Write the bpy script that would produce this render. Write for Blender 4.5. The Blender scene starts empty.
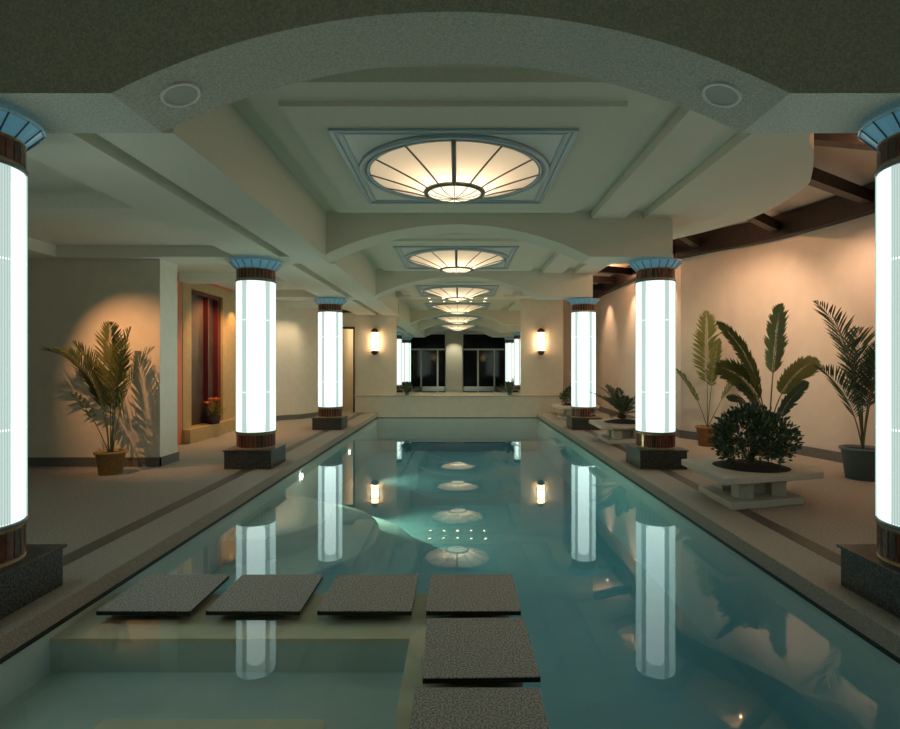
import bpy, math, random
from mathutils import Vector, Matrix
PI = math.pi
ZC = 1.38                      # eye height above the deck
scn = bpy.context.scene
COL = scn.collection
def R(d): return math.radians(d)

# ------------------------------------------------------------------ materials
def newmat(name):
    m = bpy.data.materials.new(name); m.use_nodes = True
    nt = m.node_tree
    for n in list(nt.nodes): nt.nodes.remove(n)
    out = nt.nodes.new('ShaderNodeOutputMaterial')
    return m, nt, out
def pbr(name, c, rough=.6, metal=0, spec=.5, c2=None, scale=30, bump=0, bscale=None, emit=None, es=0, trans=0, detail=4, sharp=False):
    m, nt, out = newmat(name)
    b = nt.nodes.new('ShaderNodeBsdfPrincipled')
    b.inputs['Base Color'].default_value = (*c, 1)
    b.inputs['Roughness'].default_value = rough
    b.inputs['Metallic'].default_value = metal
    b.inputs['Specular IOR Level'].default_value = spec
    tc = nt.nodes.new('ShaderNodeTexCoord')
    if c2:
        n = nt.nodes.new('ShaderNodeTexNoise'); n.inputs['Scale'].default_value = scale; n.inputs['Detail'].default_value = detail
        r = nt.nodes.new('ShaderNodeValToRGB')
        r.color_ramp.elements[0].position = .47 if sharp else .35; r.color_ramp.elements[1].position = .53 if sharp else .65
        r.color_ramp.elements[0].color = (*c, 1); r.color_ramp.elements[1].color = (*c2, 1)
        nt.links.new(tc.outputs['Object'], n.inputs['Vector']); nt.links.new(n.outputs['Fac'], r.inputs['Fac'])
        nt.links.new(r.outputs['Color'], b.inputs['Base Color'])
    if bump:
        n2 = nt.nodes.new('ShaderNodeTexNoise'); n2.inputs['Scale'].default_value = bscale or scale; n2.inputs['Detail'].default_value = 5
        bp = nt.nodes.new('ShaderNodeBump'); bp.inputs['Strength'].default_value = bump; bp.inputs['Distance'].default_value = .01
        nt.links.new(tc.outputs['Object'], n2.inputs['Vector']); nt.links.new(n2.outputs['Fac'], bp.inputs['Height'])
        nt.links.new(bp.outputs['Normal'], b.inputs['Normal'])
    if emit:
        b.inputs['Emission Color'].default_value = (*emit, 1); b.inputs['Emission Strength'].default_value = es
    if trans:
        t = nt.nodes.new('ShaderNodeBsdfTranslucent'); t.inputs['Color'].default_value = (*c, 1)
        mx = nt.nodes.new('ShaderNodeMixShader'); mx.inputs['Fac'].default_value = trans
        nt.links.new(b.outputs[0], mx.inputs[1]); nt.links.new(t.outputs[0], mx.inputs[2]); nt.links.new(mx.outputs[0], out.inputs[0])
    else:
        nt.links.new(b.outputs[0], out.inputs[0])
    return m
def emis(name, c, s):
    m, nt, out = newmat(name)
    e = nt.nodes.new('ShaderNodeEmission'); e.inputs[0].default_value = (*c, 1); e.inputs[1].default_value = s
    nt.links.new(e.outputs[0], out.inputs[0]); return m
def glowglass(name, c, s, alpha):
    m, nt, out = newmat(name)
    e = nt.nodes.new('ShaderNodeEmission'); e.inputs[0].default_value = (*c, 1); e.inputs[1].default_value = s
    t = nt.nodes.new('ShaderNodeBsdfTransparent')
    mx = nt.nodes.new('ShaderNodeMixShader'); mx.inputs[0].default_value = alpha
    nt.links.new(t.outputs[0], mx.inputs[1]); nt.links.new(e.outputs[0], mx.inputs[2]); nt.links.new(mx.outputs[0], out.inputs[0]); return m

M = {}
M['wall'] = pbr('wall_plaster', (.74,.70,.57), .9, spec=.2, c2=(.70,.66,.54), scale=6, bump=.15, bscale=220)
M['ceil'] = pbr('ceiling_plaster', (.80,.80,.68), .9, spec=.2, c2=(.72,.72,.61), scale=90, bump=.25, bscale=260)
M['beamrough'] = pbr('stippled_plaster', (.76,.78,.69), .95, spec=.15, c2=(.52,.54,.47), scale=85, detail=8, bump=.5, bscale=240)
M['curved'] = pbr('curved_wall_plaster', (.68,.59,.50), .9, spec=.2, c2=(.65,.56,.47), scale=5, bump=.1, bscale=220)
M['deck'] = pbr('deck_aggregate', (.44,.40,.34), .7, spec=.3, c2=(.24,.22,.19), scale=70, detail=8, bump=.2, bscale=150)
M['coping'] = pbr('coping_stone', (.42,.39,.33), .7, spec=.3, c2=(.27,.25,.22), scale=90, detail=8, bump=.2)
M['inlay'] = pbr('inlay_granite', (.07,.067,.055), .5, c2=(.13,.12,.10), scale=140)
M['granite'] = pbr('dark_granite', (.016,.020,.022), .3, c2=(.09,.10,.10), scale=80, sharp=True)
M['baseb'] = pbr('baseboard_granite', (.10,.105,.10), .4, c2=(.17,.17,.16), scale=90)
M['slab'] = pbr('stepping_granite', (.22,.23,.23), .75, c2=(.50,.51,.49), scale=105, detail=8, bump=.3, sharp=True)
M['slabside'] = pbr('slab_edge', (.01,.01,.01), .5)
M['gapshade'] = pbr('coping_gap_shade', (.012,.014,.014), .4)  # near-black colour holds the shade of the gap below the coping
M['plaster'] = pbr('pool_plaster', (.82,.90,.88), .8, c2=(.77,.86,.85), scale=3)
M['spaplaster'] = pbr('spa_plaster', (.80,.86,.82), .8, c2=(.74,.80,.77), scale=3)
M['spaledge'] = pbr('spa_ledge', (.90,.82,.64), .8, c2=(.84,.76,.58), scale=9)
M['tile'] = pbr('tile_red', (.20,.07,.04), .25, c2=(.09,.032,.022), scale=14)
M['grout'] = pbr('tile_grout', (.48,.38,.22), .5)
M['tiledark'] = pbr('tile_dark', (.06,.03,.022), .25)
M['metal'] = pbr('pewter_metal', (.22,.25,.25), .45, metal=.5)
M['capital'] = pbr('blue_glass', (.22,.42,.52), .3, emit=(.12,.34,.46), es=.13, c2=(.17,.35,.46), scale=7)
M['capfin'] = pbr('blue_fin', (.35,.48,.52), .3, metal=.4, emit=(.2,.42,.5), es=.05)
M['capdark'] = pbr('dark_blue_joint', (.08,.17,.22), .4)
M['shaft'] = glowglass('frosted_glass', (.76,1.0,.93), .80, .70)
M['core'] = emis('tube_light', (.88,1.0,.95), 1.9)
M['rod'] = pbr('reeded_glass', (.25,.33,.31), .2, emit=(.62,.85,.80), es=.28)
M['rodplate'] = emis('reeded_glass_backing', (.84,.95,.88), .36)
M['ringw'] = emis('glass_joint', (.9,1,.97), 1.0)
M['stone'] = pbr('planter_stone', (.56,.54,.45), .8, c2=(.48,.46,.39), scale=40, bump=.1)
M['soil'] = pbr('soil', (.018,.014,.010), 1, c2=(.035,.026,.018), scale=40, bump=.6)
M['basket'] = pbr('basket_gold', (.42,.29,.10), .6, c2=(.22,.14,.05), scale=60, bump=.6)
M['terracotta'] = pbr('terracotta', (.30,.16,.06), .7, c2=(.22,.11,.04), scale=20)
M['bluepot'] = pbr('blue_grey_pot', (.10,.16,.19), .5)
M['palm'] = pbr('palm_green', (.15,.17,.045), .5, c2=(.10,.14,.04), scale=5, trans=.3)
M['palmdark'] = pbr('palm_dark_green', (.045,.085,.05), .5, c2=(.03,.065,.04), scale=6, trans=.2)
M['palmyellow'] = pbr('palm_yellow_green', (.19,.20,.05), .5, c2=(.15,.18,.05), scale=5, trans=.35)
M['bush'] = pbr('shrub_green', (.03,.065,.03), .45, c2=(.05,.095,.045), scale=9, trans=.1)
M['stem'] = pbr('stem', (.13,.13,.05), .6)
M['wood'] = pbr('dark_wood', (.016,.010,.008), .5, c2=(.028,.017,.012), scale=12)
M['portal'] = pbr('gold_stone', (.50,.37,.17), .5, c2=(.44,.32,.15), scale=8)
M['salmon'] = pbr('salmon_stone', (.62,.22,.12), .6)
M['maroon'] = pbr('maroon_frame', (.10,.015,.018), .35)
M['mirror'] = pbr('mirror_glass', (.86,.88,.82), 0.0, metal=1)
M['frame'] = pbr('window_frame_paint', (.85,.85,.80), .5)
M['glass'] = pbr('night_glass', (.006,.009,.012), .08, spec=.25)
M['lampframe'] = pbr('lamp_frame_metal', (.40,.50,.54), .4, metal=.4)
M['rib'] = pbr('lamp_rib', (.20,.22,.18), .5)
M['corner'] = pbr('lamp_corner_glass', (.62,.66,.60), .4, emit=(.55,.62,.58), es=.015)
M['brass'] = pbr('bronze', (.10,.05,.03), .4, metal=.6)
M['scglow'] = emis('sconce_glass', (1.0,.52,.24), 6.5)
M['scglow2'] = emis('sconce_glass_centre', (1.0,.80,.52), 4.5)
M['dl'] = emis('downlight_lens', (1.0,.82,.55), 6)
M['plight'] = emis('pool_lamp', (1.0,.92,.70), 12)
M['speaker'] = pbr('speaker_grille', (.62,.64,.58), .8, c2=(.50,.52,.47), scale=300)
M['spring'] = pbr('speaker_ring', (.92,.92,.88), .5)
M['orange'] = pbr('orange_flower', (.75,.16,.03), .5)
M['red'] = pbr('red_flower', (.5,.03,.02), .5)
M['darkback'] = pbr('dark_interior', (.06,.035,.03), .8)
M['bowlglass'] = emis('bowl_glass', (1.0,.82,.56), .75)
# frosted dish: translucent glass lit by the bulb above it
M['nglass'] = pbr('niche_glass', (.05,.045,.04), .32, c2=(.10,.07,.055), scale=3)
def dishmat():
    m, nt, out = newmat('dish_glass')
    t = nt.nodes.new('ShaderNodeBsdfTranslucent'); t.inputs[0].default_value = (.90,.84,.78,1)
    d = nt.nodes.new('ShaderNodeBsdfDiffuse'); d.inputs[0].default_value = (.70,.67,.60,1)
    e = nt.nodes.new('ShaderNodeEmission'); e.inputs[0].default_value = (1.0,.76,.50,1); e.inputs[1].default_value = .10
    mx = nt.nodes.new('ShaderNodeMixShader'); mx.inputs[0].default_value = .3
    ad = nt.nodes.new('ShaderNodeAddShader')
    nt.links.new(t.outputs[0], mx.inputs[1]); nt.links.new(d.outputs[0], mx.inputs[2])
    nt.links.new(mx.outputs[0], ad.inputs[0]); nt.links.new(e.outputs[0], ad.inputs[1]); nt.links.new(ad.outputs[0], out.inputs[0]); return m
M['dish'] = dishmat()
def watermat():
    m, nt, out = newmat('pool_water')
    t = nt.nodes.new('ShaderNodeBsdfTransparent'); t.inputs[0].default_value = (.93,.98,.97,1)
    g = nt.nodes.new('ShaderNodeBsdfGlossy'); g.inputs['Roughness'].default_value = 0.012; g.inputs['Color'].default_value = (.92,.98,.97,1)
    n = nt.nodes.new('ShaderNodeTexNoise'); n.inputs['Scale'].default_value = 2.2; n.inputs['Detail'].default_value = 2
    tc = nt.nodes.new('ShaderNodeTexCoord'); bp = nt.nodes.new('ShaderNodeBump'); bp.inputs['Strength'].default_value = .02; bp.inputs['Distance'].default_value = .02
    nt.links.new(tc.outputs['Object'], n.inputs['Vector']); nt.links.new(n.outputs['Fac'], bp.inputs['Height'])
    nt.links.new(bp.outputs['Normal'], g.inputs['Normal'])
    ge = nt.nodes.new('ShaderNodeNewGeometry')
    def math_(op, a, b=None):
        q = nt.nodes.new('ShaderNodeMath'); q.operation = op
        for k, v in enumerate((a, b)):
            if v is None: continue
            if isinstance(v, (int, float)): q.inputs[k].default_value = v
            else: nt.links.new(v, q.inputs[k])
        return q.outputs[0]
    d = nt.nodes.new('ShaderNodeVectorMath'); d.operation = 'DOT_PRODUCT'
    nt.links.new(ge.outputs['Normal'], d.inputs[0]); nt.links.new(ge.outputs['Incoming'], d.inputs[1])
    c = math_('ABSOLUTE', d.outputs['Value']); c = math_('SUBTRACT', 1.0, c); c = math_('POWER', c, 5.0)
    c = math_('MULTIPLY', c, .975); c = math_('ADD', c, .025)     # Schlick reflectance of water
    mx = nt.nodes.new('ShaderNodeMixShader')
    nt.links.new(c, mx.inputs[0]); nt.links.new(t.outputs[0], mx.inputs[1]); nt.links.new(g.outputs[0], mx.inputs[2]); nt.links.new(mx.outputs[0], out.inputs[0])
    va = nt.nodes.new('ShaderNodeVolumeAbsorption'); va.inputs['Color'].default_value = (.08,.58,.76,1); va.inputs['Density'].default_value = .47
    nt.links.new(va.outputs[0], out.inputs['Volume'])
    return m
M['water'] = watermat()

# ------------------------------------------------------------------ mesh builder
class MB:
    def __init__(s): s.v=[]; s.f=[]; s.mi=[]; s.sm=[]
    def add(s, vs, fs, mi=0, smooth=False):
        o=len(s.v); s.v += [tuple(v) for v in vs]
        for f in fs: s.f.append([i+o for i in f]); s.mi.append(mi); s.sm.append(smooth)
    def box(s, x0,x1,y0,y1,z0,z1, mi=0, mt=None):
        vs=[(x,y,z) for z in (z0,z1) for y in (y0,y1) for x in (x0,x1)]
        if mt: vs=[mt@Vector(v) for v in vs]
        s.add(vs, [(0,2,3,1),(4,5,7,6),(0,1,5,4),(2,6,7,3),(0,4,6,2),(1,3,7,5)], mi)
    def prism(s, poly, z0, z1, mi=0):         # poly in XY, ccw
        n=len(poly); vs=[(x,y,z0) for x,y in poly]+[(x,y,z1) for x,y in poly]
        s.add(vs, [tuple(range(n))[::-1], tuple(range(n,2*n))]+[(i,(i+1)%n,(i+1)%n+n,i+n) for i in range(n)], mi)
    def lathe(s, prof, n=48, mi=0, smooth=True, c=(0,0,0), closed=False):   # prof: (r,z)
        vs=[]; m=len(prof)
        for r,z in prof:
            for k in range(n):
                a=2*PI*k/n; vs.append((c[0]+r*math.cos(a), c[1]+r*math.sin(a), c[2]+z))
        fs=[]
        for j in range(m-1 if not closed else m):
            j2=(j+1)%m
            for k in range(n):
                k2=(k+1)%n; fs.append((j*n+k, j*n+k2, j2*n+k2, j2*n+k))
        s.add(vs, fs, mi, smooth)
    def disc(s, r, z, n=48, mi=0, c=(0,0,0), up=True):
        vs=[(c[0]+r*math.cos(2*PI*k/n), c[1]+r*math.sin(2*PI*k/n), c[2]+z) for k in range(n)]
        s.add(vs, [tuple(range(n)) if up else tuple(range(n))[::-1]], mi)
    def tube(s, pts, rad, n=8, mi=0, smooth=True):
        pts=[Vector(p) for p in pts]; rings=[]; prev=None
        for i,p in enumerate(pts):
            d=(pts[min(i+1,len(pts)-1)]-pts[max(i-1,0)]).normalized()
            a=Vector((0,0,1)) if abs(d.z)<.9 else Vector((1,0,0))
            if prev is not None: a=prev
            u=(a-d*a.dot(d)).normalized(); w=d.cross(u); prev=u
            r=rad[i] if isinstance(rad,(list,tuple)) else rad
            rings.append([p+u*math.cos(2*PI*k/n)*r+w*math.sin(2*PI*k/n)*r for k in range(n)])
        vs=[v for g in rings for v in g]; fs=[]
        for j in range(len(rings)-1):
            for k in range(n):
                k2=(k+1)%n; fs.append((j*n+k,j*n+k2,(j+1)*n+k2,(j+1)*n+k))
        fs.append(tuple(range(n))[::-1]); fs.append(tuple(range(len(vs)-n,len(vs))))
        s.add(vs, fs, mi, smooth)
    def build(s, name, mats, parent=None, loc=(0,0,0), bevel=0):
        me=bpy.data.meshes.new(name); me.from_pydata(s.v, [], s.f)
        if not isinstance(mats,(list,tuple)): mats=[mats]
        for m in mats: me.materials.append(m)
        for p,i,sm in zip(me.polygons, s.mi, s.sm): p.material_index=i; p.use_smooth=sm
        me.update()
        o=bpy.data.objects.new(name, me); COL.objects.link(o); o.location=loc
        if parent: o.parent=parent
        if bevel:
            b=o.modifiers.new('bevel','BEVEL'); b.width=bevel; b.segments=2; b.limit_method='ANGLE'; b.angle_limit=R(40)
        return o
def tag(o, label=None, cat=None, group=None, kind=None):
    if label: o['label']=label
    if cat: o['category']=cat
    if group: o['group']=group
    if kind: o['kind']=kind
    return o
def struct(name, mb, mat, bevel=0):
    o=mb.build(name, mat, bevel=bevel); o['kind']='structure'; return o
def empty(name, loc, label, cat, group=None, rz=0):
    o=bpy.data.objects.new(name, None); COL.objects.link(o); o.location=loc; o.rotation_euler=(0,0,rz); o.empty_display_size=.1
    return tag(o, label, cat, group)
def copy_tree(o, parent=None):
    c=o.copy(); COL.objects.link(c); c.parent=parent
    for ch in list(o.children): copy_tree(ch, c)
    return c
def light(kind, loc, energy, color, size=.1, rot=None, spot=None, blend=.5, parent=None, name='bulb_light', sy=None):
    l=bpy.data.lights.new(name, kind); l.energy=energy; l.color=color
    if kind=='AREA':
        l.size=size
        if sy: l.shape='RECTANGLE'; l.size_y=sy
    else: l.shadow_soft_size=size
    if kind=='SPOT': l.spot_size=R(spot); l.spot_blend=blend
    o=bpy.data.objects.new(name, l); COL.objects.link(o); o.location=loc
    if rot is not None: o.rotation_euler=rot
    if parent: o.parent=parent
    return o
def aim(loc, tgt): return (Vector(tgt)-Vector(loc)).to_track_quat('-Z','Y').to_euler()

# ------------------------------------------------------------------ setting: floors and pool
XP=2.32; YN=-2.6; YF=15.85; WZ=-.148; YB=-2.6
Z=lambda z: z+ZC
f=MB()
f.box(-7.6,-2.60,YB,20,-.3,0); f.box(2.60,6.2,YB,20,-.3,0)
f.box(-2.60,2.60,YF+.1,20,-.3,0)
struct('floor', f, M['deck'])
c=MB()
c.box(-2.62,-2.28,YN,YF,-.115,.001); c.box(2.28,2.62,YN,YF,-.115,.001)
struct('trim_1', c, M['coping'], bevel=.008)
t=MB()
for sx in (-1,1):
    a,b=sorted((sx*2.66,sx*2.80)); t.box(a,b,YB,YF,-.05,.003)
struct('trim_2', t, M['inlay'])
p=MB()
p.box(-2.5,-XP,YN-.2,YF+.1,-1.3,-.115); p.box(XP,2.5,YN-.2,YF+.1,-1.3,-.115)
p.box(-XP,XP,YF,YF+.1,-1.3,-.115); p.box(-XP,XP,YN-.2,YN,-1.3,-.115)
struct('pool_wall', p, M['plaster'])
p=MB(); p.box(-2.5,2.5,YN-.2,YF+.1,-1.4,-1.12)
struct('pool_floor', p, M['plaster'])
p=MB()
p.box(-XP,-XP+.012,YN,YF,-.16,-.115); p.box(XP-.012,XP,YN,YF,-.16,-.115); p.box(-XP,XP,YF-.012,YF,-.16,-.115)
struct('trim_3', p, M['gapshade'])  # dark strips painted as the shadow gap between coping and water
# curved steps under water at the left side
for k,(r,zt) in enumerate(((1.86,-.86),(1.42,-.62),(.85,-.38))):
    m=MB(); n=40
    poly=[(-XP+r*math.cos(-PI/2+PI*i/n), 6.45+1.12*r*math.sin(-PI/2+PI*i/n)) for i in range(n+1)]
    m.prism(poly,-1.12,zt); 
    struct('pool_step_%s'%('lower','middle','upper')[k], m, M['plaster'], bevel=.02)
# spa in the near left corner: wall under the stones, bench, floor
m=MB()
m.box(-XP,.36,3.18,3.80,-1.12,-.23,1); m.box(-.24,.36,YN,3.18,-1.12,-.23,1); m.box(-XP,.36,3.18,3.80,-.23,-.205); m.box(-.24,.36,YN,3.18,-.23,-.205)
struct('spa_wall', m, [M['spaledge'],M['spaplaster']])
m=MB(); m.box(-XP,-.24,YN,3.18,-1.1,-.40); struct('spa_floor', m, M['spaplaster'])
m=MB(); m.box(-1.66,-.58,1.4,2.62,-.42,-.30); struct('spa_bench', m, M['spaledge'], bevel=.02)
w=MB(); w.box(-XP-.03,XP+.03,YN-.03,YF+.03,-1.2,WZ)
tag(w.build('pool_water', M['water']), 'still clear teal water filling the long swimming pool', 'water', kind='stuff')

# stepping stones
stones=[(-2.13,-1.564,3.29,3.86,'dark granite stepping stone, leftmost of the row, closest to the left pool edge'),
 (-1.474,-.906,3.29,3.86,'dark granite stepping stone second from the left pool edge'),
 (-.806,-.238,3.29,3.86,'dark granite stepping stone third from the left pool edge'),
 (-.154,.418,3.29,3.86,'dark granite stepping stone at the corner where the two rows meet'),
 (-.135,.426,2.59,3.20,'dark granite stepping stone just in front of the corner stone'),
 (-.156,.41,1.90,2.51,'dark granite stepping stone cut off by the bottom edge of the photo')]
for i,(x0,x1,y0,y1,lab) in enumerate(stones):
    x0,x1=[(q-.045)*1.017+.045 for q in (x0,x1)]; y0*=1.017; y1*=1.017; m=MB(); hx,hy=(x1-x0)/2,(y1-y0)/2
    m.box(-hx,hx,-hy,hy,-.006,0,0); m.box(-hx+.002,hx-.002,-hy+.002,hy-.002,-.030,-.006,1)
    m.box(-hx+.14,hx-.14,-hy+.14,hy-.14,-.092,-.028,1)
    o=m.build('stepping_stone',[M['slab'],M['slabside']],loc=((x0+x1)/2,(y0+y1)/2,-.118),bevel=.003)
    if i==4: o.rotation_euler.z=R(1.2)
    tag(o,lab,'stepping stone','granite stepping stones across the spa')

# ------------------------------------------------------------------ ceiling
ZB=1.43; CR=1.86; HS=1.79
RAD=(HS**2+(CR-ZB)**2)/(2*(CR-ZB))
def archz(x): return CR-RAD+math.sqrt(RAD**2-x*x)
def arch_beam(name, yc, xl, xr, top, mat, hw=.25):
    m=MB(); n=48
    xs=[xl,-HS]+[-HS+2*HS*i/n for i in range(1,n)]+[HS,xr]
    zs=[ZB,ZB]+[archz(-HS+2*HS*i/n) for i in range(1,n)]+[ZB,ZB]
    for y,fl in ((yc-hw,0),(yc+hw,1)):
        for i in range(len(xs)-1):
            q=[(xs[i],y,Z(zs[i])),(xs[i+1],y,Z(zs[i+1])),(xs[i+1],y,Z(top)),(xs[i],y,Z(top))]
            m.add(q,[(0,1,2,3)] if not fl else [(3,2,1,0)])
    vs=[];fs=[]
    for x,z in zip(xs,zs): vs+= [(x,yc-hw,Z(z)),(x,yc+hw,Z(z))]
    for i in range(len(xs)-1): fs.append((2*i,2*i+1,2*i+3,2*i+2))
    m.add(vs,fs)
    for x in (xl,xr): m.add([(x,yc-hw,Z(ZB)),(x,yc+hw,Z(ZB)),(x,yc+hw,Z(top)),(x,yc-hw,Z(top))],[(0,1,2,3)])
    m.add([(xl,yc-hw,Z(top)),(xr,yc-hw,Z(top)),(xr,yc+hw,Z(top)),(xl,yc+hw,Z(top))],[(0,1,2,3)])
    return struct(name, m, mat)
YC=[3.13,7.55,11.9]
arch_beam('trim_4', 3.15, -7.6, 5.75, 2.3, M['beamrough'])
arch_beam('trim_5', 7.55, -7.6, 2.88, 2.45, M['ceil'])
arch_beam('trim_6', 11.9, -4.9, 2.88, 2.45, M['ceil'])
BAYS=[(3.40,7.30),(7.80,11.65),(12.15,15.95)]
cl=MB()
cl.box(-7.6,5.75,YB,2.9,Z(2.05),Z(2.2))                 # camera-side bay
for a,b in BAYS:
    cl.box(-1.75,2.75,a,b,Z(2.03),Z(2.12))                # recess over the middle
    cl.box(-2.4,-2.15,a,b,Z(1.57),Z(1.64))               # slot
    cl.box(-7.6,-2.9,a,b,Z(1.58),Z(1.66))               # left aisle
struct('ceiling', cl, M['ceil'])
pc=MB(); pc.box(2.7,6.4,3.4,20,Z(2.36),Z(2.45)); pc.box(-7.6,2.75,15.95,20,Z(2.0),Z(2.1))
struct('ceiling_right', pc, M['curved'])
n=7
for (a,b) in BAYS:
    m=MB(); m.box(-2.2,-1.72,a,b,Z(ZB),Z(2.05)); m.box(-2.92,-2.35,a,b,Z(ZB),Z(1.62))
    mid=(a+b)/2; m.box(-7.6,-2.92,mid-.3,mid+.05,Z(ZB),Z(1.6)); m.box(-7.6,-5.3,a,b,Z(ZB),Z(1.6))
    struct('trim_%d'%n, m, M['ceil']); n+=1
    m=MB(); s1,s2=(a+.36,b-.3),(a+.63,b-.55)
    m.box(-1.50,1.52,s1[0],s1[1],Z(1.93),Z(2.04)); m.box(-1.28,1.28,s2[0],s2[1],Z(1.89),Z(1.93))
    m.box(1.80,2.235,a,b,Z(1.93),Z(2.04))
    struct('trim_%d'%n, m, M['ceil']); n+=1
# plate with a free curved edge on the right
edge=[(2.88,3.4),(2.88,4.35),(3.03,4.69),(3.29,5.03),(3.63,5.59),(3.82,6.0),(3.91,6.72),(3.90,7.32),(3.75,7.69),(3.55,8.15),(3.34,8.49),(3.1,8.95),(3.0,9.5),(3.0,10.4),(2.95,11.3),(2.95,16.2)]
def smoothpoly(P, k=6):
    out=[]
    for i in range(len(P)-1):
        p0=P[max(i-1,0)];p1=P[i];p2=P[i+1];p3=P[min(i+2,len(P)-1)]
        for j in range(k):
            t=j/k; q=[]
            for d in (0,1): q.append(.5*((2*p1[d])+(-p0[d]+p2[d])*t+(2*p0[d]-5*p1[d]+4*p2[d]-p3[d])*t*t+(-p0[d]+3*p1[d]-3*p2[d]+p3[d])*t**3))
            out.append(tuple(q))
    out.append(P[-1]); return out
e2=edge[:1]+smoothpoly(edge[1:],5)
def strip_plate(m, xin, ed, z0, z1, mi=0):
    vs=[];fs=[]
    for x,y in ed: vs+=[(xin,y,z0),(x,y,z0),(x,y,z1),(xin,y,z1)]
    for i in range(len(ed)-1):
        a=4*i;b=a+4
        fs+=[(a,b,b+1,a+1),(a+1,b+1,b+2,a+2),(a+3,a+2,b+2,b+3)]
        fs+=[(a,a+3,b+3,b)]
    fs+=[(0,1,2,3),(len(vs)-4,len(vs)-1,len(vs)-2,len(vs)-3)]
    m.add(vs,fs,mi)
m=MB(); strip_plate(m,2.49,e2,Z(1.93),Z(2.38)); struct('trim_%d'%n, m, M['ceil']); n+=1
# end soffit above the mirror
m=MB(); m.box(-1.72,2.5,15.3,15.95,Z(1.88),Z(2.05)); struct('trim_%d'%n, m, M['ceil']); n+=1

# ------------------------------------------------------------------ walls
def wallstrip(m, pts, z0, z1, th, mi=0):   # vertical sheet with thickness along a polyline, th pushes to the right of travel
    P=[Vector((x,y,0)) for x,y in pts]; off=[]
    for i,p in enumerate(P):
        d=(P[min(i+1,len(P)-1)]-P[max(i-1,0)]).normalized(); off.append(p+Vector((d.y,-d.x,0))*th)
    vs=[];fs=[]
    for a,b in zip(P,off): vs+=[(a.x,a.y,z0),(b.x,b.y,z0),(b.x,b.y,z1),(a.x,a.y,z1)]
    for i in range(len(P)-1):
        a=4*i;b=a+4
        for k in range(4): fs.append((a+k,a+(k+1)%4,b+(k+1)%4,b+k))
    fs+=[(0,1,2,3),(len(vs)-1,len(vs)-2,len(vs)-3,len(vs)-4)]
    m.add(vs,fs,mi,False)
# right curved wall
rw=[(5.66,YB),(5.66,4.0),(5.64,5.6),(5.50,7.3),(5.22,8.55),(4.95,9.15),(4.60,9.68),(4.36,10.1),(4.22,10.35)]
rws=rw[:1]+smoothpoly(rw[1:],6)
m=MB(); wallstrip(m, rws, 0, Z(2.02), .15)
m.box(4.22,4.37,10.35,16.9,0,Z(2.02)); m.box(3.0,4.4,16.9,17.05,0,Z(2.4))
struct('wall_right', m, M['curved'])
m=MB(); m.box(5.9,6.0,YB,17,Z(1.6),Z(2.4)); m.box(4.37,6.0,17,17.1,0,Z(2.4)); struct('wall_far_right', m, M['curved'])
m=MB(); wallstrip(m, rws, 0, .145, -.02); m.box(4.20,4.22,10.35,16.9,0,.145)
struct('baseboard_right', m, M['baseb'])
# pergola ring and rafters (dark wood)
m=MB(); wallstrip(m, rws[6:], Z(1.99), Z(2.34), -.16); m.box(4.06,4.38,10.30,16.9,Z(1.99),Z(2.34))
struct('trim_%d'%n, m, M['wood']); n+=1
def rafter(a,b,w=.12,z0=2.09,z1=2.24):
    a=Vector((*a,0));b=Vector((*b,0));d=(b-a).normalized();s=Vector((-d.y,d.x,0))*w/2
    m=MB(); m.prism([tuple((a+s)[:2]),tuple((a-s)[:2]),tuple((b-s)[:2]),tuple((b+s)[:2])],Z(z0),Z(z1)); return m
RF=[((2.9,4.15),(5.6,4.3)),((3.1,5.12),(5.6,5.62)),((3.75,6.1),(5.45,7.2)),((3.9,7.62),(5.25,8.85)),((3.35,8.6),(4.5,10.1)),((2.95,9.6),(4.15,10.5)),((2.9,10.9),(4.15,11.6)),((2.9,12.3),(4.15,12.9)),((2.9,13.7),(4.15,14.2)),((2.9,15.1),(4.15,15.5))]
for a,b in RF:
    struct('trim_%d'%n, rafter(a,b), M['wood']); n+=1
# left walls
m=MB(); m.box(-7.6,-4.0,7.44,7.90,0,Z(1.6)); m.box(-7.75,-7.6,YB,7.9,0,Z(2.1)); struct('wall_left', m, M['wall'])
m=MB(); m.box(-7.6,-3.98,7.42,7.44,0,.125); m.box(-4.0,-3.98,7.42,7.92,0,.125); struct('baseboard_left', m, M['baseb'])
lw=[(-4.72,12.15),(-4.62,12.9),(-4.46,13.5),(-4.25,13.75),(-3.97,13.95),(-3.75,14.5),(-3.55,15.3),(-3.36,16.0)]
m=MB(); m.box(-5.0,-4.85,7.9,9.35,0,Z(1.6)); m.box(-4.9,-4.72,12.1,12.2,0,Z(1.6)); wallstrip(m, smoothpoly(lw,5), 0, Z(1.6), -.12); m.box(-3.46,-3.34,16,19,0,Z(2.0))
struct('wall_far_left', m, M['wall'])
m=MB(); wallstrip(m, smoothpoly(lw,5), 0, .12, .02); struct('baseboard_far_left', m, M['baseb'])
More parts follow.
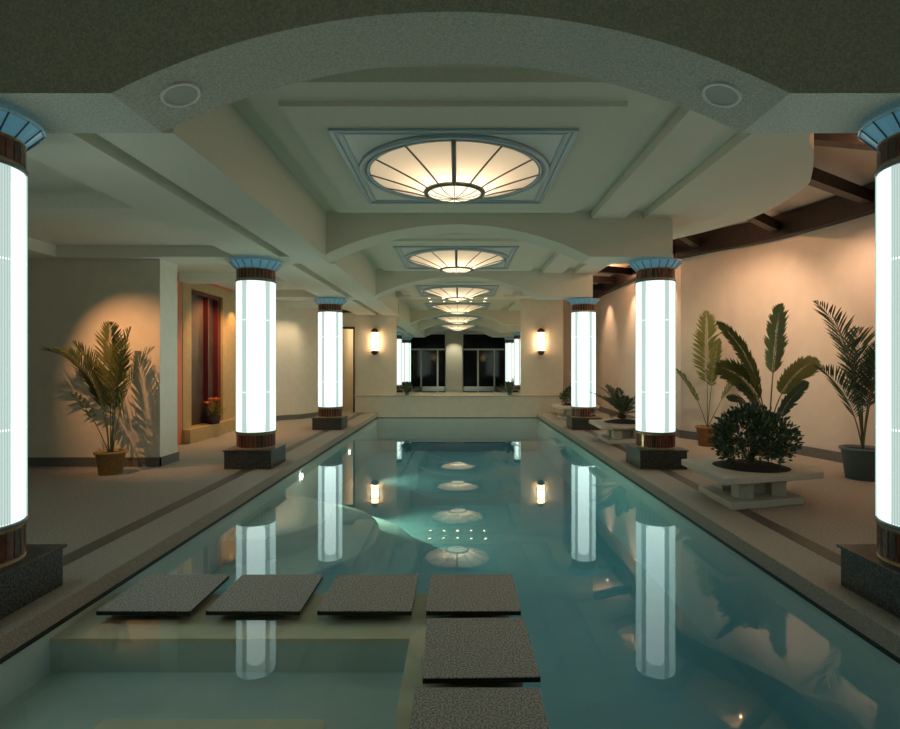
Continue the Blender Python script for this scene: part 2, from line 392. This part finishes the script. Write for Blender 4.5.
# end wall
m=MB()
m.box(-2.98,-1.77,15.97,16.12,0,Z(1.62)); m.box(1.83,3.07,15.97,16.12,0,Z(2.1)); m.box(-1.77,1.83,15.99,16.12,0,.57)
m.box(-1.77,1.83,15.99,16.12,Z(1.86),Z(2.1)); m.box(-3.36,-2.98,15.97,16.12,Z(1.05),Z(1.62)); m.box(-3.5,-1.7,15.97,16.12,Z(1.5),Z(2.1))
m.box(-2.92,3.05,15.70,15.97,-.13,.46)
struct('wall_back', m, M['wall'])
m=MB(); m.box(-2.94,3.07,15.67,15.97,.46,.50); struct('trim_%d'%n, m, M['stone']); n+=1
m=MB(); m.box(-3.36,-2.98,15.93,15.97,Z(1.03),Z(1.09)); m.box(-3.02,-2.98,15.93,15.97,0,Z(1.05)); struct('door_1', m, M['wood'])
m=MB(); m.box(-3.36,-1.0,18.2,18.3,0,Z(2.0)); struct('wall_corridor', m, M['wall'])
mr=MB(); mr.box(-1.77,1.83,15.975,15.988,.57,Z(1.88))
tag(mr.build('wall_mirror', M['mirror']), 'large mirror filling the end wall above the low ledge', 'mirror')
# window wall behind the camera (seen in the mirror)
m=MB(); m.box(-7.6,-3.1,YB-.15,YB,0,Z(2.1)); m.box(3.0,6.0,YB-.15,YB,0,Z(2.1)); m.box(-.77,.25,YB-.15,YB+.25,-.2,Z(2.1)); m.box(-3.1,3.0,YB-.15,YB,Z(1.9),Z(2.1))
struct('wall_front', m, M['wall'])
for k,(x0,x1,ml) in enumerate(((-3.1,-.77,(-2.34,-1.3)),(.25,3.0,(1.24,2.27)))):
    m=MB(); m.box(x0,x1,YB-.12,YB-.10,-.2,Z(1.9),1)
    for x in ml: m.box(x-.05,x+.05,YB-.10,YB-.04,0,Z(.94))
    m.box(x0,x1,YB-.10,YB-.04,Z(.9),Z(1.0)); m.box(x0,x1,YB-.10,YB-.04,-.2,0); m.box(x0,x0+.06,YB-.1,YB-.04,0,Z(1.9)); m.box(x1-.06,x1,YB-.1,YB-.04,0,Z(1.9))
    o=struct('window_%d'%(k+1), m, [M['frame'],M['glass']])
# niche portal on the left (gold stone surround, maroon framed glass)
m=MB()
X0,X1=-5.0,-4.75
m.box(X0,X1,9.55,9.86,0,Z(1.52)); m.box(X0,X1,11.18,12.15,0,Z(1.52)); m.box(X0,X1,9.86,11.18,Z(1.36),Z(1.52)); m.box(X0,X1,9.86,11.18,0,.24)
struct('trim_%d'%n, m, M['portal'], bevel=.004); n+=1
m=MB(); m.box(-4.92,-4.76,9.35,9.55,0,Z(1.5)); m.box(-5.0,-4.76,9.35,12.15,Z(1.52),Z(1.6)); struct('trim_%d'%n, m, M['salmon']); n+=1
m=MB(); m.box(X0,-4.62,9.55,12.1,0,.245); struct('trim_%d'%n, m, M['portal'], bevel=.004); n+=1
m=MB()
for a,b,c_,d in ((9.86,9.93,.245,Z(1.36)),(11.05,11.18,.245,Z(1.36)),(9.93,11.05,Z(1.29),Z(1.36)),(10.62,10.66,.245,Z(1.29))): m.box(-4.90,-4.80,a,b,c_,d)
m.box(-4.905,-4.895,9.9,11.1,.25,Z(1.33),1)
struct('window_3', m, [M['maroon'],M['nglass']])
m=MB(); m.box(-6.0,-5.9,9.3,12.2,0,Z(1.6)); struct('wall_niche', m, M['darkback'])

# ------------------------------------------------------------------ light columns
def tile_band(m, r, z0, z1, nt=30, th=.006, rows=1):
    m.lathe([(r-.004,z0),(r-.004,z1)],64,0,True)
    m.lathe([(r+.006,z0),(r+.006,z0+.012),(r-.004,z0+.012)],64,0,True); m.lathe([(r-.004,z1-.012),(r+.006,z1-.012),(r+.006,z1)],64,0,True)
    h=(z1-z0-.036)/rows
    for j in range(rows):
        for k in range(nt):
            a0=2*PI*k/nt+.016; a1=2*PI*(k+1)/nt-.016; zz0=z0+.018+j*h+.003; zz1=zz0+h-.006
            vs=[];S=3
            for i in range(S+1):
                a=a0+(a1-a0)*i/S; vs+=[(r*math.cos(a)*1.0+th*math.cos(a),r*math.sin(a)+th*math.sin(a),zz0),(r*math.cos(a)+th*math.cos(a),r*math.sin(a)+th*math.sin(a),zz1)]
            m.add(vs,[(2*i,2*i+2,2*i+3,2*i+1) for i in range(S)], 2 if (k*7+j*3)%5==0 else 1, True)
SR=.252
def make_column():
    root=empty('light_column',(0,0,0),'','column')
    m=MB(); m.box(-.31,.31,-.31,.31,0,.235); pl=m.build('plinth',M['granite'],root,bevel=.006)
    m=MB(); m.box(-.325,.325,-.325,.325,.235,.252); m.build('plinth_cap',M['granite'],pl,bevel=.003)
    m=MB(); tile_band(m,SR-.004,.252,.455,rows=1); m.disc(SR-.01,.455)
    m.build('lower_tile_band',[M['grout'],M['tile'],M['tiledark']],root)
    m=MB(); m.lathe([(SR-.02,.455),(SR+.012,.457),(SR+.012,.475),(SR-.02,.478)],64,closed=True); m.build('lower_ring',M['metal'],root)
    m=MB(); m.lathe([(SR,.478),(SR,Z(1.128))],72); m.build('shaft',M['shaft'],root)
    m=MB(); m.lathe([(.001,.53),(.08,.55),(.155,.64),(.165,.8),(.165,Z(.82)),(.155,Z(.95)),(.08,Z(1.04)),(.001,Z(1.06))],40); m.build('lamp_core',M['core'],root)
    for k in range(6):
        a=R(60*k+30+(5 if k==0 else -5 if k==5 else 0)); m=MB()
        for q in (-2.4,-1.2,0,1.2,2.4):
            aa=a+q*.05; x,y=(SR+.004)*math.cos(aa),(SR+.004)*math.sin(aa)
            m.tube([(x,y,.48),(x,y,Z(1.125))],.0045,6)
        vs=[]
        for q in range(5):
            aa=a-.125+.25*q/4
            for z in (.485,Z(1.12)): vs.append(((SR+.0015)*math.cos(aa),(SR+.0015)*math.sin(aa),z))
        m.add(vs,[(2*q,2*q+2,2*q+3,2*q+1) for q in range(4)],1,True)
        m.build('reeded_strip',[M['rod'],M['rodplate']],root)
    for z in (1.01,1.975):
        m=MB(); m.lathe([(SR+.001,z-.006),(SR+.003,z-.004),(SR+.003,z+.004),(SR+.001,z+.006)],64,closed=True); m.build('joint_ring',M['ringw'],root)
    m=MB(); m.lathe([(SR-.02,Z(1.118)),(SR+.014,Z(1.12)),(SR+.014,Z(1.138)),(SR-.02,Z(1.14))],64,closed=True); m.build('upper_ring',M['metal'],root)
    m=MB(); tile_band(m,SR-.004,Z(1.14),Z(1.30),rows=1); m.build('upper_tile_band',[M['grout'],M['tile'],M['tiledark']],root)
    m=MB(); N=18
    m.lathe([(SR+.004,Z(1.295)),(.335,Z(1.385)),(.338,Z(1.398)),(.10,Z(1.398))],N*2,0,False); cp=m.build('capital',M['capital'],root)
    m=MB()
    for k in range(N):
        a=2*PI*k/N; c_,s_=math.cos(a),math.sin(a)
        m.tube([(c_*(SR+.008),s_*(SR+.008),Z(1.292)),(c_*.342,s_*.342,Z(1.384))],.0045,6)
    m.build('capital_fin',M['capdark'],cp); 
    m=MB(); m.lathe([(.332,Z(1.379)),(.346,Z(1.384)),(.346,Z(1.398)),(.332,Z(1.40))],60,closed=True); m.build('capital_rim',M['capfin'],cp)
    m=MB(); m.lathe([(.16,Z(1.39)),(.16,Z(1.431))],32); m.build('neck',M['metal'],root)
    return root
proto=make_column(); first=True
side={-1:'left',1:'right'}; dist=('nearest to the camera','in the middle of its row','farthest from the camera')
for sx in (-1,1):
    for k,y in enumerate(YC):
        o=proto if first else copy_tree(proto); first=False
        o.location=(sx*2.74,y,0)
        for ch in o.children:
            if ch.name.startswith('reeded_strip'): ch.rotation_euler.z=math.atan2(-y,-sx*2.74)
        o['label']='glowing white glass column on the %s side of the pool, %s'%(side[sx],dist[k]); o['group']='illuminated columns along the pool'

# ------------------------------------------------------------------ ceiling lamps
def make_lamp():
    root=empty('ceiling_lamp',(0,0,0),'','ceiling light')
    h=1.0; zt=0.0     # origin at slab underside
    m=MB()
    def ringsq(h0,h1,z0,z1):
        m.box(-h1,h1,-h1,-h0,z0,z1); m.box(-h1,h1,h0,h1,z0,z1); m.box(-h1,-h0,-h0,h0,z0,z1); m.box(h0,h1,-h0,h0,z0,z1)
    ringsq(.965,1.005,-.022,0); ringsq(.905,.935,-.016,0)
    m.build('square_frame',M['lampframe'],root,bevel=.003)
    m=MB(); m.box(-.975,.975,-.975,.975,-.006,0); m.build('corner_panel',M['corner'],root)
    m=MB(); m.lathe([(.862,-.008),(.868,-.034),(.912,-.036),(.925,-.008)],72,closed=True); m.lathe([(.815,-.012),(.82,-.034),(.85,-.034),(.855,-.012)],72,closed=True)
    m.build('outer_ring',M['lampframe'],root)
    prof=[(.285+(.84-.285)*t, -.205+.185*(t**.85)) for t in [i/10 for i in range(11)]]
    m=MB(); m.lathe(prof,72); m.build('glass_dish',M['dish'],root)
    for k in range(12):
        a=2*PI*k/12-PI/2; m=MB()
        m.tube([(r*math.cos(a),r*math.sin(a),z-.004) for r,z in prof],.024 if k==0 else .009,6)
        m.build('rib',M['rib'],root)
    m=MB(); m.lathe([(.255,-.20),(.262,-.222),(.300,-.215),(.302,-.195)],60,closed=True); m.build('hub_ring',M['rib'],root)
    prof2=[(.26,-.21),(.20,-.235),(.12,-.252),(.002,-.262)]
    m=MB(); m.lathe(prof2,48); bw=m.build('hub_bowl',M['bowlglass'],root)
    m=MB()
    for k in range(12):
        a=2*PI*k/12-PI/2; m.tube([(r*math.cos(a),r*math.sin(a),z-.002) for r,z in prof2],.004,5)
    m.build('hub_rib',M['rib'],bw)
    light('POINT',(0,0,-.165),LAMP,(1.0,.70,.48),.05,parent=root)
    return root
LAMP=9
lp=make_lamp()
for k,((a,b),lab) in enumerate(zip(BAYS,('round ribbed glass ceiling lamp in a square frame, nearest and largest','round ribbed glass ceiling lamp above the middle of the pool, second from the camera','round ribbed glass ceiling lamp closest to the end wall mirror'))):
    o=lp if k==0 else copy_tree(lp); o.location=(0,(a+b)/2+.05,Z(1.89)); o['label']=lab; o['group']='dish lamps along the ceiling'
# speakers on the near arch
for sx in (-1,1):
    x=sx*1.545; zz=archz(x); ang=math.asin(x/RAD)
    o=empty('ceiling_speaker',(x,3.14,Z(zz)-.002),'round white-rimmed ceiling speaker on the %s underside of the near arch'%side[sx],'speaker','ceiling speakers')
    o.rotation_euler=(0,ang,0)
    m=MB(); m.lathe([(.092,.002),(.094,-.010),(.108,-.010),(.112,.002)],48,closed=True); m.build('rim',M['spring'],o)
    m=MB(); m.disc(.093,-.003,up=False); m.build('grille',M['speaker'],o)
# five small downlights before the mirror
for k in range(5):
    x=-.8+.4*k
    o=empty('recessed_downlight',(x,15.62,Z(1.88)),'small warm downlight above the mirror, %s of the five'%('leftmost','second from the left','middle','second from the right','rightmost')[k],'downlight','row of five downlights')
    m=MB(); m.lathe([(.045,0),(.045,-.008),(.062,-.006),(.064,0)],24,closed=True); m.build('trim_ring',M['brass'],o)
    m=MB(); m.disc(.045,-.004,24,up=False); m.build('lens',M['dl'],o)
    light('SPOT',(0,0,-.03),16,(1,.80,.52),0,rot=(0,0,0),spot=110,blend=.6,parent=o)
# wall sconces
for sx,x in ((-1,-2.38),(1,2.41)):
    o=empty('wall_sconce',(x,15.97,Z(.66)),'amber wall sconce on the end wall %s of the mirror'%side[sx],'wall light','pair of wall sconces')
    m=MB(); m.lathe([(.10,-.26),(.10,.26)],24,c=(0,-.12,0)); m.disc(.10,.26,24,c=(0,-.12,0)); m.disc(.10,-.26,24,c=(0,-.12,0),up=False); m.build('glass_tube',M['scglow'],o)
    m=MB(); m.lathe([(.108,-.12),(.108,.12)],24,c=(0,-.12,0)); m.build('glass_centre',M['scglow2'],o)
    for z,s in ((.26,1),(-.26,-1)):
        m=MB(); m.lathe([(.105,z),(.105,z+s*.05),(.06,z+s*.11),(.002,z+s*.13)],24,c=(0,-.12,0)); m.build('end_cap',M['brass'],o)
    m=MB()
    for z in (-.13,.13): m.lathe([(.104,z-.008),(.114,z-.008),(.114,z+.008),(.104,z+.008)],24,c=(0,-.12,0),closed=True)
    for q in (-1,1): m.box(q*.125-.008,q*.125+.008,-.13,-.11,-.16,.16)
    m.build('cage',M['brass'],o)
    m=MB(); m.box(-.05,.05,-.03,0,-.3,.3); m.build('back_plate',M['brass'],o)
# underwater lamps
def pool_lamp(loc, ry, lab, e=22, tgt=None):
    o=empty('pool_lamp',loc,lab,'pool light','underwater lamps')
    o.rotation_euler=(0,ry,0)
    m=MB(); m.lathe([(.05,0),(.055,.012),(.075,.010),(.078,0)],24,closed=True); m.build('bezel',M['metal'],o)
    m=MB(); m.disc(.05,.008,24); m.build('lens',M['plight'],o)
for py_,pz_,e,lab in ((8.2,-.29,70,'bright round underwater lamp on the left pool wall beside the curved steps'),(11.8,-.5,25,'small underwater lamp farther along the left pool wall')):
    pool_lamp((-XP+.016,py_,pz_),PI/2,lab)
    light('SPOT',(-XP+.10,py_,pz_),e*3.0,(1,.70,.34),0,rot=aim((-XP,py_,pz_),(0,py_+.05,pz_-.38)),spot=85,blend=.8)
# ------------------------------------------------------------------ plants
rnd=random.Random(5)
def frond(m, base, az, L, rise, droop, n, ll, lw, ang=55, start=.25, thick=.008, tip=.35, vee=.25, stem=True, mi=0, mis=1, jit=.08, full=False, roll=0):
    """pinnate frond: arching rachis plus tapering leaflets on both sides"""
    d=Vector((math.cos(az),math.sin(az),0)); up=Vector((0,0,1)); base=Vector(base)
    S=18; pts=[]; p=base.copy(); th=rise
    for i in range(S+1):
        pts.append(p.copy()); t=i/S
        e=th-droop*(t**1.6)
        p=p+(d*math.cos(e)+up*math.sin(e))*(L/S)
    if stem: m.tube(pts,[thick*(1-.8*i/S) for i in range(S+1)],5,mis)
    for i in range(n):
        t=start+(1-start)*(i+.5)/n; k=min(int(t*S),S-1); fr=t*S-k
        q=pts[k].lerp(pts[k+1],fr); tan=(pts[k+1]-pts[k]).normalized()
        side_=tan.cross(up); 
        if side_.length<.05: side_=Vector((-d.y,d.x,0))
        side_.normalize(); nrm=side_.cross(tan).normalized()
        if roll: side_,nrm=(side_*math.cos(roll)+nrm*math.sin(roll)),(nrm*math.cos(roll)-side_*math.sin(roll))
        u=(t-start)/(1-start); prof=(math.sin(PI*min(1,(u*.86+.14)))**.6)*(1 if u<.8 else 1-(u-.8)*tip*3)
        for sg in (-1,1):
            a=R(ang*(1-.45*u)+rnd.uniform(-4,4))
            dirn=(tan*math.cos(a)+side_*sg*math.sin(a)+nrm*vee+Vector((rnd.uniform(-jit,jit),rnd.uniform(-jit,jit),rnd.uniform(-jit,jit)))).normalized()
            l=ll*prof*rnd.uniform(.88,1.08); wv=dirn.cross(nrm).normalized()*lw*(.6+.4*prof)
            drop=Vector((0,0,-.12*l))
            a0=q; b1=q+dirn*l*.35+wv*.5; b2=q+dirn*l*.35-wv*.5; c1=q+dirn*l*.72+wv*.36+drop*.5; c2=q+dirn*l*.72-wv*.36+drop*.5; e1=q+dirn*l+drop
            m.add([a0,b1,c1,e1,c2,b2],[(0,1,5),(1,2,4,5),(2,3,4)],mi)
def pot(root, r0, r1, h, mat, name='pot', rim=.02):
    m=MB(); m.lathe([(.001,0),(r0,0),(r1,h-.03),(r1+rim,h-.03),(r1+rim,h),(r1-.01,h),(r1-.015,h-.03),(.001,h-.03)],40)
    o=m.build(name,mat,root)
    m=MB(); m.lathe([(r1-.014,h-.028),(.001,h-.018)],30); m.build('soil',M['soil'],root); return o

# left palm in gold basket
o=empty('potted_palm',(-4.35,6.94,0),'feathery palm in a golden basket pot by the left wall','potted plant')
pot(o,.13,.165,.29,M['basket'])
F=[(R(176),1.75,R(86),R(86),'palmdark'),(R(168),1.6,R(84),R(66),'palm'),(R(10),1.62,R(88),R(16),'palmyellow'),(R(-60),1.66,R(89),R(12),'palmyellow'),(R(100),1.5,R(86),R(20),'palm'),(R(20),1.45,R(83),R(34),'palmyellow'),(R(190),1.5,R(88),R(40),'palmyellow')]
for az,L,ri,dr,mt in F:
    m=MB(); frond(m,(0.02*math.cos(az),.02*math.sin(az),.25),az,L,ri,dr,42,.36,.024,ang=44,start=.36)
    m.build('frond',[M[mt],M['stem']],o)
m=MB()   # sparse lower branch with broad short leaves
frond(m,(-.02,0,.25),R(178),.95,R(68),R(30),7,.16,.045,ang=60,start=.5); m.build('frond',[M['palmdark'],M['stem']],o)
# potted fan-like palm beyond the right middle column
o=empty('potted_palm',(4.27,9.35,0),'tall upright palm in a small gold pot at the foot of the curved wall','potted plant')
pot(o,.14,.18,.33,M['terracotta'])
for az,L,ri,dr,ll,st,n_,mt in ((R(80),2.0,R(89),R(4),.34,.38,30,'palmyellow'),(R(182),1.2,R(72),R(32),.20,.4,20,'palm'),(R(-10),1.15,R(66),R(10),.26,.45,18,'palm'),(R(20),1.55,R(84),R(10),.24,.45,20,'palm')):
    m=MB(); frond(m,(0,0,.3),az,L,ri,dr,n_,ll,.045,ang=52,start=st,vee=.1); m.build('frond',[M[mt],M['stem']],o)
# broad feather palm behind the planter
o=empty('potted_palm',(4.12,7.25,0),'broad-leaved palm with paddle-shaped fronds behind the nearest stone planter','potted plant')
pot(o,.16,.2,.36,M['terracotta'])
for az,L,ri,dr,ll,st,n_,mt,ro in ((R(10),1.85,R(86),R(4),.34,.5,34,'palmyellow',0),(R(178),1.80,R(84),R(46),.25,.42,34,'palm',R(60)),(R(0),1.35,R(82),R(62),.25,.5,30,'palmyellow',R(-60)),(R(175),1.3,R(86),R(80),.32,.45,30,'palm',R(70)),(R(200),1.0,R(70),R(80),.2,.4,22,'palmdark',R(40)),(R(-20),.95,R(72),R(30),.18,.4,20,'palmdark',R(-40)),(R(190),.95,R(80),R(60),.2,.35,24,'palmdark',R(50))):
    m=MB(); frond(m,(0,0,.33),az,L,ri,dr,n_,ll,.052,ang=46,start=st,vee=.05,thick=.012,jit=.05,roll=ro); m.build('frond',[M[mt],M['stem']],o)
# right palm in blue pot
o=empty('potted_palm',(4.93,6.65,0),'dark feathery palm in a blue-grey pot beside the nearest right column','potted plant')
pot(o,.18,.225,.38,M['bluepot'])
for az,L,ri,dr,ll,mt in ((R(185),1.2,R(78),R(50),.36,'palmdark'),(R(200),2.05,R(87),R(60),.34,'palmdark'),(R(125),1.7,R(86),R(20),.3,'palmdark'),(R(-75),1.5,R(86),R(30),.32,'palmdark'),(R(262),1.6,R(80),R(50),.36,'palmdark'),(R(150),1.55,R(86),R(26),.42,'palmdark'),(R(220),1.5,R(88),R(20),.42,'palm')):
    m=MB(); frond(m,(0,0,.33),az,L,ri,dr,34,ll,.022,ang=50,start=.34,thick=.010); m.build('frond',[M[mt],M['stem']],o)

# stone planters (slanting square slab on a pedestal)
def make_planter():
    root=empty('stone_planter',(0,0,0),'','planter')
    q=[(-.57,-.62),(.56,-.30),(.66,.70),(-.54,.43)]
    def sc(k,dx=0,dy=.0): return [(x*k+dx,y*k+dy) for x,y in q]
    m=MB(); m.prism(q,.27,.335); m.build('top_slab',M['stone'],root,bevel=.008)
    m=MB(); m.prism(sc(.56),.215,.27); m.build('neck_slab',M['stone'],root,bevel=.006)
    for a in sc(.34):
        m=MB(); m.box(a[0]-.075,a[0]+.075,a[1]-.075,a[1]+.075,.07,.215); m.build('leg',M['stone'],root,bevel=.004)
    m=MB(); m.prism(sc(.22),.07,.215); m.build('core_block',M['stone'],root)
    m=MB(); m.prism(sc(.74),0,.07); m.build('base_slab',M['stone'],root,bevel=.008)
    m=MB(); m.lathe([(.36,.336),(.33,.345),(.20,.375),(.001,.385)],40); m.build('soil',M['soil'],root)
    return root
pl=make_planter()
for k,(y,lab) in enumerate(((5.65,'square pale stone planter bench on the right deck, nearest'),(9.98,'square pale stone planter bench just beyond the middle right column'),(14.2,'square pale stone planter bench beyond the farthest right column'))):
    o=pl if k==0 else copy_tree(pl); o.location=(3.04,y,0); o['label']=lab; o['group']='stone planters on the right deck'
def bush(name, loc, rx, rz_, nl, lab, ls=.05, seed=1, mat='bush'):
    r=random.Random(seed); o=empty(name,loc,lab,'plant'); m=MB()
    for i in range(nl):
        a=r.uniform(0,2*PI); u=r.uniform(-.68,1); rr=math.sqrt(max(0,1-u*u))*r.uniform(.55,1.05)
        lump=1+.16*math.sin(3*a+seed)+.12*math.sin(5*a+2)
        p=Vector((math.cos(a)*rr*rx*lump, math.sin(a)*rr*rx*lump, rz_*(.42+.56*u*r.uniform(.6,1.1))))
        d=(Vector((p.x,p.y,p.z-.1)).normalized()+Vector((r.uniform(-.7,.7),r.uniform(-.7,.7),r.uniform(-.4,.7)))).normalized()
        s_=d.cross(Vector((r.uniform(-1,1),r.uniform(-1,1),r.uniform(-1,1)))).normalized(); l=ls*r.uniform(.7,1.3)
        m.add([p,p+d*l*.45+s_*l*.28,p+d*l,p+d*l*.45-s_*l*.28],[(0,1,2,3)])
    m.build('foliage',M[mat],o); m=MB()
    for i in range(16):
        a=r.uniform(0,2*PI); q=Vector((math.cos(a)*rx*.7,math.sin(a)*rx*.7,rz_*r.uniform(.5,.95))); m.tube([(0.03*math.cos(a),.03*math.sin(a),0),q*.5+Vector((0,0,.06)),q],.006,5)
    m.build('branch',M['stem'],o); return o
bush('leafy_shrub',(3.02,5.62,.39),.37,.56,3000,'dense dark leafy shrub growing in the nearest stone planter',.05,3)
bush('leafy_shrub',(3.0,14.2,.37),.34,.42,900,'rounded dark shrub in the farthest stone planter',.06,8)
def cycad(loc, lab, n_, L, seed, ll=.09, name='spiky_cycad', lw=.014, both=True):
    r=random.Random(seed); o=empty(name,loc,lab,'plant')
    m=MB(); m.lathe([(.001,-.03),(.07,-.01),(.08,.03),(.04,.06),(.001,.07)],20); m.build('trunk',M['soil'],o)
    for k in range(n_):
        az=2*PI*k/n_+r.uniform(-.15,.15); ri=R(r.choice((12,28,45,64))); m=MB()
        frond(m,(0,0,.06),az,L*r.uniform(.85,1.1),ri,R(38),16,ll,lw,ang=58,start=.15,thick=.008,vee=.15); m.build('frond',[M['palmdark'],M['stem']],o)
    return o
cycad((3.0,9.98,.42),'spiky dark cycad in the second stone planter',26,.72,4,ll=.14,lw=.03)
for x,s in ((-1.45,'left'),(1.5,'right')):
    o=empty('small_agave',(x,15.80,.50),'small dark spiky plant on the ledge at the %s corner of the mirror'%s,'plant','spiky plants on the mirror ledge')
    m=MB(); m.lathe([(.001,0),(.05,0),(.07,.07),(.001,.07)],20); m.build('pot',M['bluepot'],o)
    for k in range(9):
        az=2*PI*k/9+.3; e=R((30,50,75)[k%3]); d=Vector((math.cos(az)*math.cos(e),math.sin(az)*math.cos(e)*.5,math.sin(e)))
        p=Vector((0,0,.06)); L=.42; sd=d.cross(Vector((0,0,1))).normalized(); nn=sd.cross(d).normalized()
        m=MB(); vs=[];
        for t,wd in ((0,.03),(.4,.045),(.8,.025)):
            c_=p+d*L*t-Vector((0,0,.05*t*t)); vs+=[c_+sd*wd,c_-nn*.012,c_-sd*wd]
        vs.append(p+d*L-Vector((0,0,.06)))
        m.add(vs,[(0,3,4,1),(1,4,5,2),(3,6,7,4),(4,7,8,5),(6,9,7),(7,9,8),(0,1,2)])
        m.build('leaf',M['palmdark'],o)
# orange flower pot on the niche sill
o=empty('flower_pot',(-4.66,10.55,.245),'pot of orange flowers and green leaves on the gold niche sill','flowers')
m=MB(); m.lathe([(.001,0),(.10,0),(.13,.15),(.001,.15)],24); m.build('pot',M['darkback'],o)
r=random.Random(2)
m=MB()
for k in range(42):
    az=r.uniform(0,2*PI); e=R(r.uniform(15,75)); d=Vector((math.cos(az)*math.cos(e),math.sin(az)*math.cos(e),math.sin(e))); L=r.uniform(.2,.42); sd=d.cross(Vector((0,0,1))).normalized()*.022; p=Vector((0,0,.14))
    m.add([p,p+d*L*.5+sd,p+d*L,p+d*L*.5-sd],[(0,1,2,3)])
m.build('leaves',M['palmyellow'],o)
for k in range(5):
    az=r.uniform(0,2*PI); hh=r.uniform(.32,.48); cx,cy=.12*math.cos(az),.12*math.sin(az); m=MB()
    for j in range(9):
        a=2*PI*j/9; d=Vector((math.cos(a)*.7,math.sin(a)*.7,.6)).normalized(); sd=d.cross(Vector((0,0,1))).normalized()*.018; p=Vector((cx,cy,hh))
        m.add([p,p+d*.05+sd,p+d*.11,p+d*.05-sd],[(0,1,2,3)])
    m.tube([(0,0,.14),(cx,cy,hh)],.005,5); m.build('flower',M['orange'],o)

# ------------------------------------------------------------------ lights
def spot(loc,tgt,e,col,ang,blend=.6,size=0): return light('SPOT',loc,e,col,size,rot=aim(loc,tgt),spot=ang,blend=blend,name='spot_light')
WARM=(1,.62,.40)
light('SPOT',(-.26,-1.3,Z(1.95)),60,(1,.9,.7),0,rot=aim((-.26,-1.3,Z(1.95)),(-.26,-2.4,1.2)),spot=70,blend=.8)  # added spot without a fitting, brightens the pillar behind the camera
spot((-4.98,6.0,Z(1.38)),(-4.2,7.44,1.1),88,(1,.46,.20),66,1.0,0)           # on the left palm
for x,y,tx,ty,e in ((4.6,6.9,5.5,7.5,44),(4.2,8.1,5.0,9.1,46),(4.85,5.2,5.62,5.4,20)):
    spot((x,y,Z(1.97)),(tx,ty,1.6),e,WARM,105,1.0)
for y,e in ((10.9,45),(13.0,45),(15.2,35)): spot((3.75,y,Z(2.0)),(4.25,y+.1,1.6),e,WARM,80,.9)
for x,y,e in ((4.6,5.0,8),(4.6,6.65,8),(4.2,8.1,8),(3.6,10.8,6),(3.6,13.2,6)): light('POINT',(x,y,Z(2.12)),e,(1,.50,.26),0)
spot((-4.15,10.5,Z(1.5)),(-4.8,10.6,1.0),75,(1,.52,.22),110,.8,0); spot((-4.45,11.6,Z(1.3)),(-4.7,11.7,.3),20,(1,.5,.2),110,.8,0)       # niche down light
spot((-5.4,10.6,Z(1.3)),(-5.8,10.9,.6),20,(1,.5,.3),90)
spot((-3.8,13.1,Z(1.5)),(-4.2,13.6,1.2),26,(1,.75,.5),90,.8,0)
light('POINT',(-2.6,17.2,2.3),14,(1,.7,.4),0)
w=bpy.data.worlds.new('night'); scn.world=w; w.use_nodes=True
w.node_tree.nodes['Background'].inputs[0].default_value=(.01,.012,.015,1); w.node_tree.nodes['Background'].inputs[1].default_value=1

# ------------------------------------------------------------------ camera
cam=bpy.data.cameras.new('camera'); co=bpy.data.objects.new('camera',cam); COL.objects.link(co)
co.location=(.045,0,ZC); co.rotation_euler=(PI/2,0,0); cam.sensor_width=36; cam.lens=550/900*36; cam.shift_x=-9/900; cam.clip_start=.05
scn.camera=co
vs=scn.view_settings; vs.view_transform='Standard'; vs.look='None'; vs.gamma=1; vs.exposure=1.15; vs.use_curve_mapping=False
